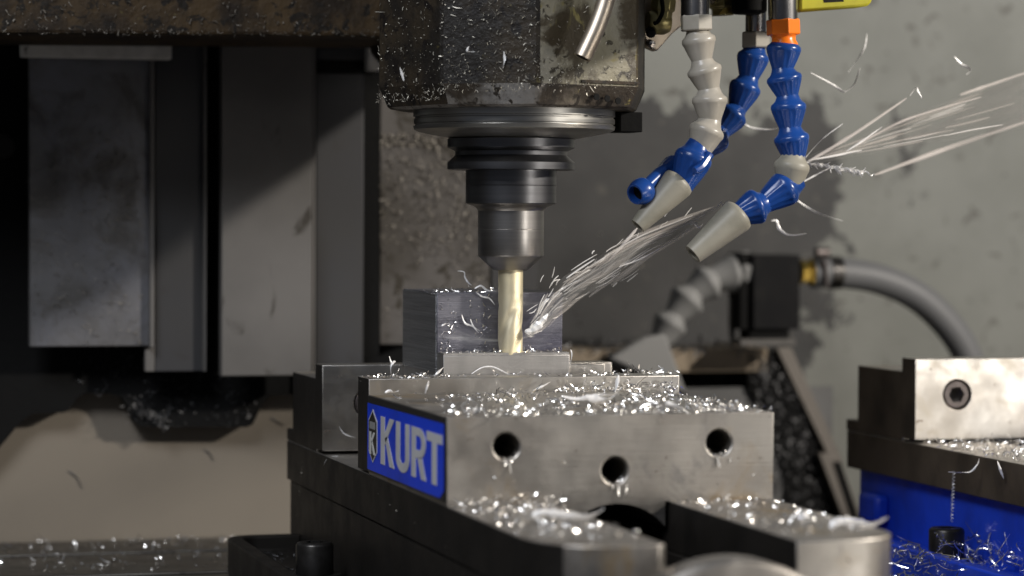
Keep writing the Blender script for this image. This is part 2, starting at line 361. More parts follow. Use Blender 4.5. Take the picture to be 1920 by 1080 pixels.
# ------------------------------------------------------------------ column with way covers behind the table
cc = thing('column_way_cover', 'tall column of grey upright sheet-metal way covers stuck with chips, left of the spindle', 'machine cover', (-60, 500, -73))
def slab(name, m, x0, x1, py0, py1, y, th, bevel=.8, parent=cc):
    a = at(x0, (py0+py1)/2, y); b = at(x1, (py0+py1)/2, y); z1 = at((x0+x1)/2, py0, y).z; z0 = at((x0+x1)/2, py1, y).z
    return MB().box(a.x, b.x, y, y+th, z0, z1).build(name, m, parent, bevel=bevel)
slab('cover_panel', SHINY, 55, 281, -60, 650, 470, 6)
slab('panel_lip', PANEL, 281, 290, -60, 652, 466, 10, .5)
slab('cover_panel', PANELD, 290, 383, -60, 697, 474, 6)
slab('panel_lip', PANEL, 382, 388, -60, 697, 470, 12, .5)
slab('panel_lip', PANEL, 272, 290, 644, 697, 473.5, 5, .5)
slab('cover_panel', PANEL, 415, 586, -60, 705, 462, 8)
slab('panel_lip', PANEL, 586, 592, -60, 705, 466, 12, .5)
slab('cover_panel', PANELD, 592, 682, 128, 720, 486, 6)
slab('cover_panel', PANELE, 712, 919, 60, 646, 520, 6)
slab('cover_panel', PANELD, 921, 1010, 60, 646, 526, 6)
slab('column_core', RUBBER, -40, 712, -60, 700, 500, 30, 0)
slab('clamp_strip', PALE, 40, 322, 68, 109, 448, 10)
slab('clamp_strip', PALE, 690, 716, 90, 132, 470, 10)
for a, b in ((80,116),(258,290)): slab('slot', RUBBER, a, b, 66, 83, 447.4, 2, 0)
slab('wiper_bar', PANELD, 594, 690, 90, 112, 478, 8)
slab('wiper_bar', RUBBER, 594, 700, 112, 138, 480, 8)
MB().lathe(at(2, 275, 455), (0,-1,0), [(0,7.5),(6,7.5),(8,6)], 24).build('cap_screw', RUBBER, cc)
def poly_slab(name, m, pts, y, th, parent, bevel=0):
    return MB().prism([at(a, b, y) for a, b in pts], (0, th, 0)).build(name, m, parent, bevel=bevel, smooth=False)
poly_slab('wiper_skirt', RUBBER, [(-60,640),(270,650),(276,700),(420,702),(600,704),(770,650),(770,740),(620,738),(505,741),(492,758),(474,796),(462,801),(262,800),(250,790),(238,760),(228,745),(205,738),(160,737),(146,745),(128,770),(120,773),(62,775),(40,790),(0,838),(-60,900)], 498, 14, cc)
slab('dark_backing', RUBBER, 690, 1000, 640, 760, 530, 12, 0)  # near-black slab added to hide the lit wall and keep this dark
beige = MB().box(at(-160,700,540).x, at(800,700,540).x, 513.2, 545, -150, 22).build('lower_way_cover', BEIGE, cc, bevel=1)

# swarf stuck on the covers
mb = MB()
for _ in range(1100):
    u = rnd(58, 280); v = 250+395*rnd(0,1)**1.0 if random.random() < .8 else rnd(180, 260)
    if random.random() < .35: v = rnd(240, 420); u = rnd(150, 280)
    p = at(u, v, 469.2); dd = Vector((rnd(-1,1), rnd(-.15,.05), rnd(-1,1)))
    if random.random() < .5: grain(mb, p, rnd(.3,.75))
    else: sliver(mb, p, dd, rnd(1,5), rnd(.10,.26), rnd(.3,2.5), 4)
tag(mb.build('metal_chips', CHIPM, None, at(170,500,469), smooth=False), 'scattered dull chips stuck to the shiny far left cover panel', 'metal chips', kind='stuff')
mb = MB()
for _ in range(850):
    u = rnd(714, 918); v = rnd(250, 480) if random.random() < .86 else rnd(480, 640)
    p = at(u, v, 519); dd = Vector((rnd(-1,1), rnd(-.25,.1), rnd(-1,1)))
    if random.random() < .45: grain(mb, p, rnd(.4,1.0))
    else: sliver(mb, p, dd, rnd(1.5,6), rnd(.14,.36), rnd(.3,2.6), 4)
for _ in range(200):
    p = at(rnd(714, 850), rnd(252, 275), 519); sliver(mb, p, Vector((rnd(-1,1), rnd(-.3,0), rnd(-.4,.4))), rnd(1.5,4), rnd(.2,.4), 1, 3)
tag(mb.build('metal_chips', CHIPM, None, at(800,400,519), smooth=False), 'thick felt of oily chips on the cover panel behind the tool holder', 'metal chips', kind='stuff')
mb = MB()
for _ in range(200):
    u = rnd(150, 480); v = rnd(660, 800) if u > 230 else rnd(640, 740)
    if u > 240 and v < 720 and random.random() < .5: v += 60
    p = at(u, v, 497); dd = Vector((rnd(-1,1), rnd(-.4,0), rnd(-1,1)))
    sliver(mb, p, dd, rnd(1.2,4.5), rnd(.15,.35), rnd(.3,2.6), 4)
for _ in range(110):
    u = rnd(255, 320); p = at(u, 765+(u-255)*.55+rnd(-14,10), 496.5); sliver(mb, p, Vector((rnd(-1,1), rnd(-.4,0), rnd(-.6,.6))), rnd(1.5,5), rnd(.2,.5), rnd(.3,2.6), 4)
tag(mb.build('metal_chips', CHIPK, None, at(350,740,497), smooth=False), 'dark oily chips clinging to the black wiper skirt', 'metal chips', kind='stuff')
for i, (pp, lb) in enumerate([([(128,882),(146,898),(155,916)], 'dark crooked chip on the beige cover, left of centre'), ([(508,782),(520,792),(534,797)], 'small dark chip on the beige cover under the black skirt'), ([(382,842),(394,852),(402,864)], 'faint thin chip on the middle of the beige cover')]):
    chip('metal_chip', lb, pp, 512.6, .45, CHIPK)

# ------------------------------------------------------------------ right background: ledge, chute, nozzle
lg = thing('chip_chute', 'brown steel ledge with grey chip chute and slanting edge strips behind the near vise', 'chip chute', (330, 640, -60))
slab('ledge', LEDGE, 1000, 1440, 655, 699, 640, 60, 1, lg)
slab('ledge_gap', RUBBER, 1000, 1452, 699, 728, 662, 6, 0, lg)
slab('chute_panel', TROUGH, 1000, 1560, 728, 1120, 645, 4, 0, lg)
poly_slab('trough', RUBBER, [(1400,660),(1462,652),(1480,690),(1585,960),(1600,1010),(1470,1010),(1478,900),(1440,790),(1404,730)], 641, 3, lg)
MB().prism([at(a,b,636) for a,b in [(1455,652),(1484,652),(1582,866),(1560,872)]], (0,8,0)).build('edge_strip', STRIP, lg, bevel=.8)
MB().prism([at(a,b,630) for a,b in [(1535,850),(1572,850),(1612,960),(1640,1060),(1612,1060),(1576,960)]], (0,8,0)).build('edge_strip', STRIP, lg, bevel=.8)
MB().prism([at(a,b,628.5) for a,b in [(1564,866),(1576,866),(1612,975),(1600,975)]], (0,1.2,0)).build('strip_groove', RUBBER, lg)
mb = MB()
for _ in range(900):
    k = rnd(0,1); u0 = 1405+k*85; v = 668+k*330; u = u0+rnd(-5, 78)*(1 if k > .08 else .6)
    p = at(u, v, 639)
    if random.random() < .6: grain(mb, p, rnd(.6,2.0))
    else: sliver(mb, p, Vector((rnd(-1,1), rnd(-.6,0), rnd(-1,1))), rnd(2,8), rnd(.3,.8), 1.5, 3)
tag(mb.build('metal_chips', CHIPK, None, at(1470,800,639), smooth=False), 'heap of dark chips sliding down the chute beside the slanting strip', 'metal chips', kind='stuff')
mb = MB()
for _ in range(170):
    p = at(rnd(1065,1445), 652+rnd(-14,6), 638); 
    if random.random() < .6: grain(mb, p, rnd(.8,2.2))
    else: sliver(mb, p, Vector((rnd(-1,1), rnd(-.5,0), rnd(-1,1))), rnd(3,9), rnd(.4,.9), 1.2, 3)
tag(mb.build('metal_chips', CHIPK, None, at(1250,652,638), smooth=False), 'row of dull chips lying along the top of the brown ledge', 'metal chips', kind='stuff')
mb = MB()
for _ in range(60):
    p = at(rnd(1050,1600), rnd(430,650), 771); grain(mb, p, rnd(.7,1.7))
tag(mb.build('metal_chips', CHIPD, None, at(1300,560,771), smooth=False), 'sparse pale chips stuck to the dark wet wall', 'metal chips', kind='stuff')

nz = thing('wash_nozzle', 'blurred grey flat fan nozzle on a jointed arm with black block and grey hose', 'coolant nozzle', at(1450,650,620))
MB().prism([at(a,b,612) for a,b in [(1212,632),(1248,626),(1288,738),(1143,672)]], (0,10,0)).build('fan_nozzle', BGREY, nz, bevel=1.5)
MB().prism([at(a,b,611) for a,b in [(1143,673),(1288,739),(1286,752),(1140,684)]], (0,12,0)).build('nozzle_slot', RUBBER, nz)
def segs(pts, rr, y, m, parent, name='hose_segment', flute=0, n=24):
    out = []
    for i in range(len(pts)-1):
        a = at(*pts[i][:2], pts[i][2] if len(pts[i]) > 2 else y); b = at(*pts[i+1][:2], pts[i+1][2] if len(pts[i+1]) > 2 else y); d = b-a; L = d.length
        r = rr[i] if isinstance(rr, (list, tuple)) else rr
        pr = [(-.10*L,.58*r),(.02*L,.66*r),(.10*L,.72*r),(.17*L,.80*r),(.22*L,.91*r),(.26*L,.99*r),(.31*L,1.03*r),(.39*L,1.035*r),(.44*L,1.0*r),(.47*L,.965*r),(.70*L,.82*r),(.95*L,.645*r),(1.08*L,.60*r)]
        mm = m[i] if isinstance(m, (list, tuple)) else m
        out.append(MB().lathe(a, d, pr, n*2 if flute else n, (9, 11, flute, 14) if flute else None).build(name, mm, parent, angle=60))
    return out
segs([(1392,510),(1340,520),(1300,548),(1266,590),(1238,640)], [13,12.5,12.5,11.5], 622, BGREY, nz)
MB().lathe(at(1380,514,622), at(1412,508,622)-at(1380,514,622), [(0,13),(2,15),(10,15),(12,13)], 6).build('hex_nut', BGREY, nz)
slab('mounting_block', BLACK, 1412, 1500, 478, 618, 606, 34, 1, nz)
slab('mounting_plate', RUBBER, 1388, 1411, 474, 618, 610, 24, .5, nz)
slab('base_strip', PANEL, 1388, 1492, 636, 648, 606, 20, .5, nz)
slab('base_foot', RUBBER, 1405, 1480, 618, 637, 610, 20, .5, nz)
slab('side_rod', PANEL, 1370, 1380, 560, 634, 628, 4, .5, nz)
MB().lathe(at(1500,510,622), (1,0,0), [(0,9),(2,9),(2.5,7.5),(6,7.5),(6.5,9.5),(9,9.5)], 6).build('brass_fitting', BRASS, nz)
hp = path([(1522,512),(1580,512),(1650,524),(1720,556),(1778,610),(1815,670),(1835,750),(1840,900)], 622, 5)
MB().tube(hp, 10.6, 24).build('grey_hose', HOSE, nz, angle=60)
MB().tube(path([(1545,486),(1548,512),(1550,540)], 610.5), 1.6, 8).build('hose_clamp', BOLT2, nz)
MB().lathe(hp[3], hp[5]-hp[3], [(0,11.6),(8,11.6)], 24).build('hose_clamp', BOLT, nz)
MB().lathe(at(1530,474,612), (1,0,0), [(0,4),(9,4)], 12).build('clamp_screw', BOLT2, nz)

# ------------------------------------------------------------------ spindle head
AX, AY = 82.5, 190.0
hd = thing('spindle_head', 'grimy brown and grey spindle head caked in chips above the tool holder', 'spindle head', (AX, AY, 168))
camdir = math.atan2(CAM.y-AY, CAM.x-AX)
def headpoly(sc_, z):
    out = []
    for a in (-80, -31, 9.5, 62, 105, 150, 195, 240):
        r = 69.8*sc_/(1 if abs(a) < 100 else 1)
        th = camdir+R(a); out.append(Vector((AX+r*math.cos(th), AY+r*math.sin(th), z)))
    return out
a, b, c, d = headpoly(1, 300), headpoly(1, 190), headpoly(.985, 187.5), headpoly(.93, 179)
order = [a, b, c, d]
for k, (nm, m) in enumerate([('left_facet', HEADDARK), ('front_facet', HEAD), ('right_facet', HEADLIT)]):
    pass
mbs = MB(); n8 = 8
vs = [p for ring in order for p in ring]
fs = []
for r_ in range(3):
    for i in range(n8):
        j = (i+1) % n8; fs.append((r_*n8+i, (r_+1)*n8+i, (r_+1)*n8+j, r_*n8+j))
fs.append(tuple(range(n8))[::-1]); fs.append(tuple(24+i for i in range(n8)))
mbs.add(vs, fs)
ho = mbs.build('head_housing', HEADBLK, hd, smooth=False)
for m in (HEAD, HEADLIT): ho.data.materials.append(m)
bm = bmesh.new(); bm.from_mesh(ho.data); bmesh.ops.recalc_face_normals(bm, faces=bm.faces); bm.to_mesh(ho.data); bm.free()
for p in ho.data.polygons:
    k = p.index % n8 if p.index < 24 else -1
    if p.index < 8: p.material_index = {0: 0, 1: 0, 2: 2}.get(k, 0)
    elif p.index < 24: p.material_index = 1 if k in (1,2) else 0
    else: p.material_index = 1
ho.modifiers.new('bevel', 'BEVEL').width = .0012
# the strip below the seam with its coolant jets
f0, f1 = b[2], b[3]
for i, (px, py) in enumerate([(1180,188),(1154,184),(1128,181)]):
    p = at(px, py, (f0.y+f1.y)/2-2)
    # drop the point onto the facet plane
    nrm = (f1-f0).cross(Vector((0,0,1))).normalized()
    p = p-nrm*((p-f0).dot(nrm))
    MB().lathe(p-nrm*-.2, -nrm, [(0,1.7),(.6,1.7)], 16).build('coolant_jet', RUBBER, hd)
q0, q1 = headpoly(1.0, 191)[2], headpoly(1.0, 191)[3]
nrm = (q1-q0).cross(Vector((0,0,1))).normalized()
e0 = q0.lerp(q1, .42)
MB().prism([e0+nrm*.2, q1+nrm*.2, q1+nrm*.2+Vector((0,0,1.4)), e0+nrm*.2+Vector((0,0,1.4))], nrm*.9).build('seam_lip', HEADDARK, hd)
MB().lathe((AX, AY, 168), (0,0,1), [(0,49),(1.2,51.2),(3.0,51.6),(3.3,50.6),(3.9,50.6),(4.2,51.4),(6.6,51.4),(6.9,50.7),(7.6,50.7),(7.9,51.6),(11,51.6)], 96).build('nose_ring', RING, hd)
MB().lathe((AX, AY, 164.8), (0,0,1), [(0,32),(2.6,46),(3.19,48)], 96).build('nose_face', RING, hd)
MB().box(AX+53, AX+65, AY-12, AY+10, 168.6, 178.8).build('drive_block', RUBBER, hd, bevel=.5)
# wide head casting to the left, then unseen blocks added to cast shade
hc = MB().prism([(-400,330,219),(20,330,224.5),(60,330,224.5),(60,330,420),(-400,330,420)], (0,110,0)).build('head_casting_and_blocker', HEADDARK, hd, bevel=2, smooth=False)
MB().prism([(60,285,175),(60,430,221),(60,430,420),(60,285,420)], (82,0,0)).build('head_casting_and_blocker', HEADDARK, hd, bevel=2, smooth=False)  # hidden block added behind the head, sloped to throw a diagonal shadow
MB().box(176, 222, 45, 330, 245, 330).box(222.5, 330, 45, 330, 312, 330).build('shade_block', HEADDARK, hd, bevel=2)  # invented block above the view, shades the upper right head facet
ct = MB().tube(path([(1142,-40),(1136,0),(1118,52),(1092,108)], 108, 5), 4.4, 24).build('coolant_tube', TUBE, hd)
MB().lathe(path([(1118,52),(1092,108)], 108)[-1], at(1092,108,108)-at(1118,52,108), [(0.02,3.2),(.06,3.2)], 20).build('tube_bore', RUBBER, hd)

# chips stuck on the head
mb = MB()
rings = headpoly(1.004, 0)
def facet(i, lo=181, hi=245):
    u = rnd(0.0,1); z = lo+(hi-lo)*rnd(0,1)**1.4
    p = rings[i].lerp(rings[i+1], u); p.z = z
    nn = (rings[i+1]-rings[i]).cross(Vector((0,0,1))).normalized()
    if nn.dot(p-Vector((AX,AY,p.z))) < 0: nn = -nn
    return p+nn*.4, (rings[i+1]-rings[i]).normalized(), nn
for i, cnt in ((0, 230), (1, 520), (2, 150)):
    for _ in range(cnt):
        p, tt, nn = facet(i, 186)
        dd = tt*rnd(-1,1)+Vector((0,0,rnd(-1,1)))+nn*rnd(-.05,.25)
        if random.random() < .62: grain(mb, p, rnd(.25,.65))
        else: sliver(mb, p, dd, rnd(.6,2.4) if random.random() < .95 else rnd(3,6), rnd(.10,.26), rnd(.2,2.2), 4)
for _ in range(80):
    p, tt, nn = facet(0, 182, 187); sliver(mb, p, tt*rnd(-1,1)+Vector((0,0,rnd(-.4,.4)))+nn*rnd(0,.2), rnd(.8,2.5), rnd(.1,.2), 1.5, 4)
for _ in range(260):
    p, tt, nn = facet(2, 189, 200); grain(mb, p, rnd(.2,.5))
tag(mb.build('metal_chips', CHIPD, None, (AX, AY, 200), smooth=False), 'small chips stuck in the oily grime of the spindle head', 'metal chips', kind='stuff')
for lb, pp in [('pale pointed chip stuck to front of the spindle head, upper right', [(966,88),(970,100),(964,114)]),
               ('thin upright curl on the spindle head left of a pointed chip', [(945,96),(946,112),(943,128)]),
               ('bent bright chip stuck near the middle of the spindle head', [(890,97),(876,96),(880,86)]),
               ('forked chip low on the dark left face of the spindle head', [(750,126),(754,140),(757,152)])]:
    y = 127 if pp[0][0] > 830 else 138
    chip('metal_chip', lb, pp, y, .55, CHIPW)
mb = MB()
for _ in range(230):
    x = rnd(-170, 60); z = 224+rnd(0,30)*rnd(0,1)
    p = Vector((x, 329, z))
    if random.random() < .7: grain(mb, p, rnd(.3,.9))
    else: sliver(mb, p, Vector((rnd(-1,1), rnd(-.2,0), rnd(-1,1))), rnd(1,4), rnd(.15,.35), 1.5, 3)
for _ in range(130):
    x = rnd(-170, 60); sliver(mb, Vector((x, rnd(326,331), 219.5+(x+400)*.0131+rnd(-1,2))), Vector((rnd(-1,1), rnd(-.3,.1), rnd(-.5,.3))), rnd(.8,2.5), rnd(.12,.22), 1.2, 3)
tag(mb.build('metal_chips', CHIPM, None, (-60, 329, 226), smooth=False), 'specks of swarf along the edge of the brown head casting', 'metal chips', kind='stuff')

# ------------------------------------------------------------------ tool holder and end mill
th_ = thing('tool_holder', 'black oxide tool holder with grooved flange gripping the gold end mill', 'tool holder', (AX, AY, 97))
def turn(name, m, prof, parent, n=96):
    return MB().lathe((AX-1.6, AY, 0), (0,0,1), prof, n).build(name, m, parent)
turn('grip_flange', BLACKOX, [(148.6,30),(149,32.6),(152.5,32.6),(156.2,28.6),(158.2,28.6),(160,32.2),(160.2,32.6),(164.4,32.6),(164.8,32.2)], th_)
turn('flange_neck', BLACKOX, [(164.81,25),(168.5,25)], th_)
turn('holder_body', BLACKOX, [(131.5,22.6),(131.9,23.2),(140.7,23.2),(140.9,23.0),(141.1,23.2),(148.59,23.2)], th_)
turn('holder_taper', HOLDER, [(127.9,16.9),(129,17.4),(130.4,19.2),(131.3,22.4),(131.49,22.5)], th_)
turn('collet_nut', HOLDER, [(97.6,8.2),(98.2,9.4),(104.2,16.0),(104.8,16.7),(105.4,16.9),(118.4,16.9),(118.6,16.75),(118.8,16.9),(127.89,16.9)], th_)
em = MB()
# helical gold end mill
prof_n = 40; H = []
zs = [54.5]+[54.6+i*1.0 for i in range(26)]+[82.0, 84.0, 97.59]
vs = []; fs = []
for k, z in enumerate(zs):
    for i in range(prof_n):
        a = 2*math.pi*i/prof_n
        r = 6.35
        if z < 81:
            fl = (a*3-(z-54)*.055*3*1.6)
            r = 6.35-.6*max(0, math.sin(fl))**1.5
        vs.append((AX-1.6+r*math.cos(a), AY+r*math.sin(a), z))
for k in range(len(zs)-1):
    for i in range(prof_n):
        j = (i+1) % prof_n; fs.append((k*prof_n+i, k*prof_n+j, (k+1)*prof_n+j, (k+1)*prof_n+i))
fs.append(tuple(range(prof_n))[::-1]); fs.append(tuple((len(zs)-1)*prof_n+i for i in range(prof_n)))
em.add(vs, fs)
tag(em.build('end_mill', GOLD, None, (AX-1.6, AY, 54.5), angle=50), 'gold coated end mill cutting the aluminium block', 'end mill')

# ------------------------------------------------------------------ workpiece
wp = thing('workpiece', 'stepped aluminium block held in the vise below the end mill', 'workpiece', (77, 230, 40))
MB().box(44.1, 110.8, 197.4, 272.2, 55.6, 86).build('upper_block', ALUTOP, wp, bevel=.25)
MB().box(44.1, 110.8, 183.9, 272.2, 30, 54.4).build('lower_block', ALU, wp, bevel=.3)
MB().box(44.3, 110.6, 184.2, 272, 54.41, 55.59).build('step_face', ALU, wp)
MB().box(43.5, 44.05, 198, 272, 45, 85.5).build('sawn_face', ALUSAW, wp, bevel=.15)
tag(MB().box(111.5, 130.5, 186, 192, 30, 49.3).build('parallel_bar', STEEL2, None, (121,189,30), bevel=.3), 'short steel parallel sticking out right of the aluminium block', 'parallel bar')

# ------------------------------------------------------------------ vises
def screw_head(parent, x, y, z, m):
    b = MB().lathe((x, y, z), (0,-1,0), [(-3,8),(-.8,8),(-.2,7.4),(0,7.2)], 40)
    o = b.build('cap_screw', m, parent)
    cut(o, MB().lathe((x, y+3-1, z), (0,-1,0), [(-2.5,4.9),(3.6,4.9)], 6, phase=.35))
    return o
def vise(name, label, x0, base_mat, side_shade_mat, near):
    v = thing(name, label, 'vise', (x0+76, 180, -73))
    W = 152.4
    def rail(pts, ):
        return MB().prism([(x0+a, b, -2.5) for a, b in pts], (0,0,-22.3))
    yf = -130 if near else -120
    rails = [rail([(0,374),(0,-118),(1.2,-128),(4.5,-138),(10,-146.5),(17,-151.5),(26,-154),(47,-154),(50,-151),(50,374)]),
             rail([(W,374),(W,-130),(151,-138),(147,-146),(140,-152),(130,-156),(103,-156),(103,374)])]
    for i, rl in enumerate(rails):
        o = rl.build('bed_rail', STEEL, v, bevel=.7)
        o.data.materials.append(side_shade_mat)
        for p in o.data.polygons:
            if abs(p.normal.x) > .75: p.material_index = 1  # rail sides painted dark, as steel turned away from the lamps
    ins = 0.8 if near else 6
    MB().box(x0+ins, x0+50.5, -150, 368, -72.9, -24.9).build('bed_wall', base_mat, v, bevel=1)
    MB().box(x0+102.5, x0+W-ins, -150, 368, -72.9, -24.9).build('bed_wall', base_mat, v, bevel=1)
    MB().box(x0+50.6, x0+102.4, -140, 360, -72.9, -64).build('bed_floor', IRON_SHADE, v)
    MB().box(x0+50.6, x0+102.4, 296, 372, -63.9, -2.6).build('bed_end', IRON_SHADE, v)
    MB().lathe((x0+76.5, -150, -36), (0,1,0), [(0,14),(440,14)], 24).build('screw', IRON_SHADE, v)
    if near:
        MB().lathe((x0+70, -184, -60), (0,1,0), [(0,44),(0.3,46),(4,46),(5,52.5),(7,54),(22,54)], 64).build('bearing_cap', STEEL, v, bevel=.5)
    # clamping flange with pocket, each side
    for sgn, e in ((-1, x0+ins), (1, x0+W-ins)):
        def fx(d): return e+sgn*d
        rr = 16; pts = [(fx(0), 60), (fx(42), 60)]
        for k in range(7):
            a = k/6*math.pi/2; pts.append((fx(42-rr+rr*math.cos(a)), 345-rr+rr*math.sin(a)))
        pts.append((fx(0), 345))
        fl = MB().prism([(a, b, -72.9) for a, b in pts], (0,0,20.4)).build('clamp_flange', base_mat, v, bevel=1.2)
        rr = 10; pk = [(fx(-1), 50), (fx(34), 50)]
        for k in range(7):
            a = k/6*math.pi/2; pk.append((fx(34-rr+rr*math.cos(a)), 337-rr+rr*math.sin(a)))
        pk.append((fx(-1), 337))
        cut(fl, MB().prism([(a, b, -61) for a, b in pk], (0,0,20)))
        if not near and sgn < 0:
            MB().box(fx(0)-9, fx(0)+.5, 322, 350, -54, -37).build('side_boss', base_mat, v, bevel=3)
    fj = MB().box(x0+.2, x0+W, 291.9, 358, -2.4, 37.3).build('fixed_jaw', STEEL, v, bevel=.7)
    fj.data.materials.append(side_shade_mat)
    for p in fj.data.polygons:
        if p.normal.x < -.75: p.material_index = 1  # only the left face gets the unlit tone
    MB().box(x0+.4, x0+22, 340, 376, -2.45, 4).build('jaw_key', side_shade_mat, v, bevel=.6)
    jp = MB().box(x0-.2, x0+161.5, 272.9, 291.6, -.6, 45.3).build('jaw_plate', STEEL2, v, bevel=.35)
    jp.data.materials.append(side_shade_mat)
    cut(jp, *[MB().lathe((x0+bx, 271, 24.8), (0,1,0), [(0,8.7),(14,8.7)], 40) for bx in (25.7, 135)])
    for p in jp.data.polygons:
        if p.normal.x < -.9 and abs(p.center.x-(-.076-.0002)) < .001: p.material_index = 1  # left plate edge painted dark like the unlit sides
    for bx in (25.7, 135): screw_head(v, x0+bx, 273.6, 24.8, BOLT2)
    return v
V1 = vise('machine_vise', 'near steel machine vise with blue lettered side plate, holding the aluminium block', 0, IRON_SHADE, IRON_SHADE, True)
V2 = vise('machine_vise', 'second machine vise with blue painted base at the right edge, jaw empty', 341.7, BLUE, SIDE_SHADE, False)

# moving jaw of the near vise
mj = MB().prism([(0,0,-2.4),(52,0,-2.4),(52,0,-60),(101,0,-60),(101,0,-2.4),(152.4,0,-2.4),(152.4,0,36.9),(0,0,36.9)], (0,158.3,0)).build('moving_jaw', STEEL, V1, bevel=.6)
cut(mj, *[MB().lathe((x, -2, z), (0,1,0), [(0,7.2),(1.99,6.8),(2.7,6.0),(62,6.0),(66,1)], 40) for x, z in ((27.1,23.7),(77.2,11.8),(126.3,23.5))],
    MB().lathe((78,-2,-33), (0,1,0), [(0,30),(120,30)], 64))
for p in mj.data.polygons: pass
m2 = MB().box(-.2, 161.5, 158.5, 183.3, -1.5, 44.6).build('jaw_plate', STEEL2, V1, bevel=.35)
m2.data.materials.append(IRON_SHADE)
for p in m2.data.polygons:
    if p.normal.x < -.75: p.material_index = 1  # shade put into the colour of the left plate edge
def side_plate(x, out, with_text):
    s = -1 if out < 0 else 1
    pl = MB().box(min(x, x+s*.8), max(x, x+s*.8), 1.6, 157.4, -.5, 36.6).build('name_plate', LBLACK, V1, bevel=.2)
    X0 = x+s*.8
    fld = [(156.6,.6),(156.6,32.6),(3.2,32.6),(3.2,1.5),(11,1.2),(13.5,-.2),(15,-.2)]
    fld = [(157,.4),(157,33),(2.6,33.8),(2.6,4.0),(9,.6),(40,.4)]
    MB().prism([(X0, a, b) for a, b in fld], (s*.25,0,0)).build('blue_field', LABEL, pl)
    if not with_text: return
    X1 = X0+s*.25
    def glyph(name, polys, m, xo=X1, th=.22):
        g = MB()
        for pg in polys: g.prism([(xo, a, b) for a, b in pg], (s*th,0,0))
        g.build(name, m, pl, smooth=False)
    # letters: u runs from left (0) to right (1), v from foot (0) to head (1)
    def place(polys, yl, yr, z0, z1): return [[(yl+(yr-yl)*u, z0+(z1-z0)*vv) for u, vv in pg] for pg in polys]
    st = .30
    K = [[(0,0),(st,0),(st,1),(0,1)], [(st,.40),(st,.66),(.66,1),(1,1),(.52,.60)], [(st+.02,.56),(.50,.62),(1,0),(.66,0),(.40,.42)]]
    def arc(cx, cyy, rx, ry, a0, a1, n=9): return [(cx+rx*math.cos(R(a0+(a1-a0)*i/n)), cyy+ry*math.sin(R(a0+(a1-a0)*i/n))) for i in range(n+1)]
    U = []
    U.append([(0,.28),(st,.28),(st,1),(0,1)]); U.append([(1-st,.28),(1,.28),(1,1),(1-st,1)])
    o_ = arc(.5,.28,.5,.29,180,360); i_ = arc(.5,.28,.5-st,.10,180,360)
    for k in range(len(o_)-1): U.append([o_[k], o_[k+1], i_[k+1], i_[k]])
    Rr = [[(0,0),(st,0),(st,1),(0,1)], [(st,.84),(.55,.84),(.55,1),(st,1)], [(st,.40),(.55,.40),(.55,.56),(st,.56)]]
    o_ = arc(.55,.70,.43,.30,90,-90); i_ = arc(.55,.70,.43-st*.95,.14,90,-90)
    for k in range(len(o_)-1): Rr.append([o_[k], o_[k+1], i_[k+1], i_[k]])
    Rr.append([(.42,.40),(.72,.44),(1,0),(.68,0)])
    T = [[(0,.82),(1,.82),(1,1),(0,1)], [(.5-st/2,0),(.5+st/2,0),(.5+st/2,.82),(.5-st/2,.82)]]
    for nm, pg, yl, yr in (('letter_k', K, 126.5, 97.5), ('letter_u', U, 94, 66.5), ('letter_r', Rr, 62.5, 34), ('letter_t', T, 33, 4)):
        glyph(nm, place(pg, yl, yr, 5.6, 28.6), LGREY)
    glyph('emblem', [[(153.5,10),(144,4.4),(134.5,10),(134.5,25),(144,30.6),(153.5,25)]], LGREY)
    glyph('emblem_field', [[(152.3,10.5),(144,5.6),(135.7,10.5),(135.7,24.5),(144,29.4),(152.3,24.5)]], LBLACK, X1+s*.22, .15)
    glyph('emblem_letter', place(K, 150.5, 137.5, 8.5, 19.5), LWHITE, X1+s*.37, .12)
    glyph('emblem_mark', [[(150,21),(138,21),(138,24.5),(150,24.5)]], BGREY, X1+s*.37, .12)
side_plate(-.05, -1, True)
side_plate(152.45, 1, False)

# clamp bolts standing in the flanges
def clamp_bolt(x, y, z0, label):
    t = thing('clamp_bolt', label, 'bolt', (x, y, z0), 'socket head bolts clamping the vises')
    MB().lathe((x,y,z0), (0,0,1), [(0,14.2),(3.4,14.2),(4,13.4)], 40).build('washer', BOLT, t)
    h = MB().lathe((x,y,z0+4), (0,0,1), [(0,9.4),(0.2,9.6),(14.6,9.6),(15.6,9.0),(16.2,8.2)], 40).build('bolt_head', BOLT, t)
    cut(h, MB().lathe((x,y,z0+12), (0,0,1), [(0,5),(10,5)], 6))
    return t
clamp_bolt(-18, 204, -60.9, 'black socket head bolt in the dark flange left of the near vise')
clamp_bolt(324, 190, -60.9, 'black socket head bolt standing in tangled chips before the blue vise base')

# ------------------------------------------------------------------ flexible coolant hoses
HY = 170
def nut(parent, m, a, b, r, y, phase=.2):
    p = at(*a, y); q = at(*b, y); L = (q-p).length
    return MB().lathe(p, q-p, [(0,r*.9),(.06*L,r),(.94*L,r),(L,r*.9)], 6, phase=phase).build('hex_nut', m, parent, bevel=.4, smooth=False)
def pipe(parent, m, a, b, r, y, name='pipe'):
    return MB().lathe(at(*a,y), at(*b,y)-at(*a,y), [(0,r),((at(*b,y)-at(*a,y)).length, r)], 32).build(name, m, parent)
def nozzle(parent, m, a, b, r0, r1, y):
    p = at(*a,y); q = at(*b,y); L = (q-p).length
    o = MB().lathe(p, q-p, [(-.03*L,r0*.8),(0,r0*.98),(.05*L,r0*1.03),(.12*L,r0),(L,r1),(L,r1*.62),(.8*L,r1*.6)], 40, cap=False).build('nozzle', m, parent, angle=50)
    return o
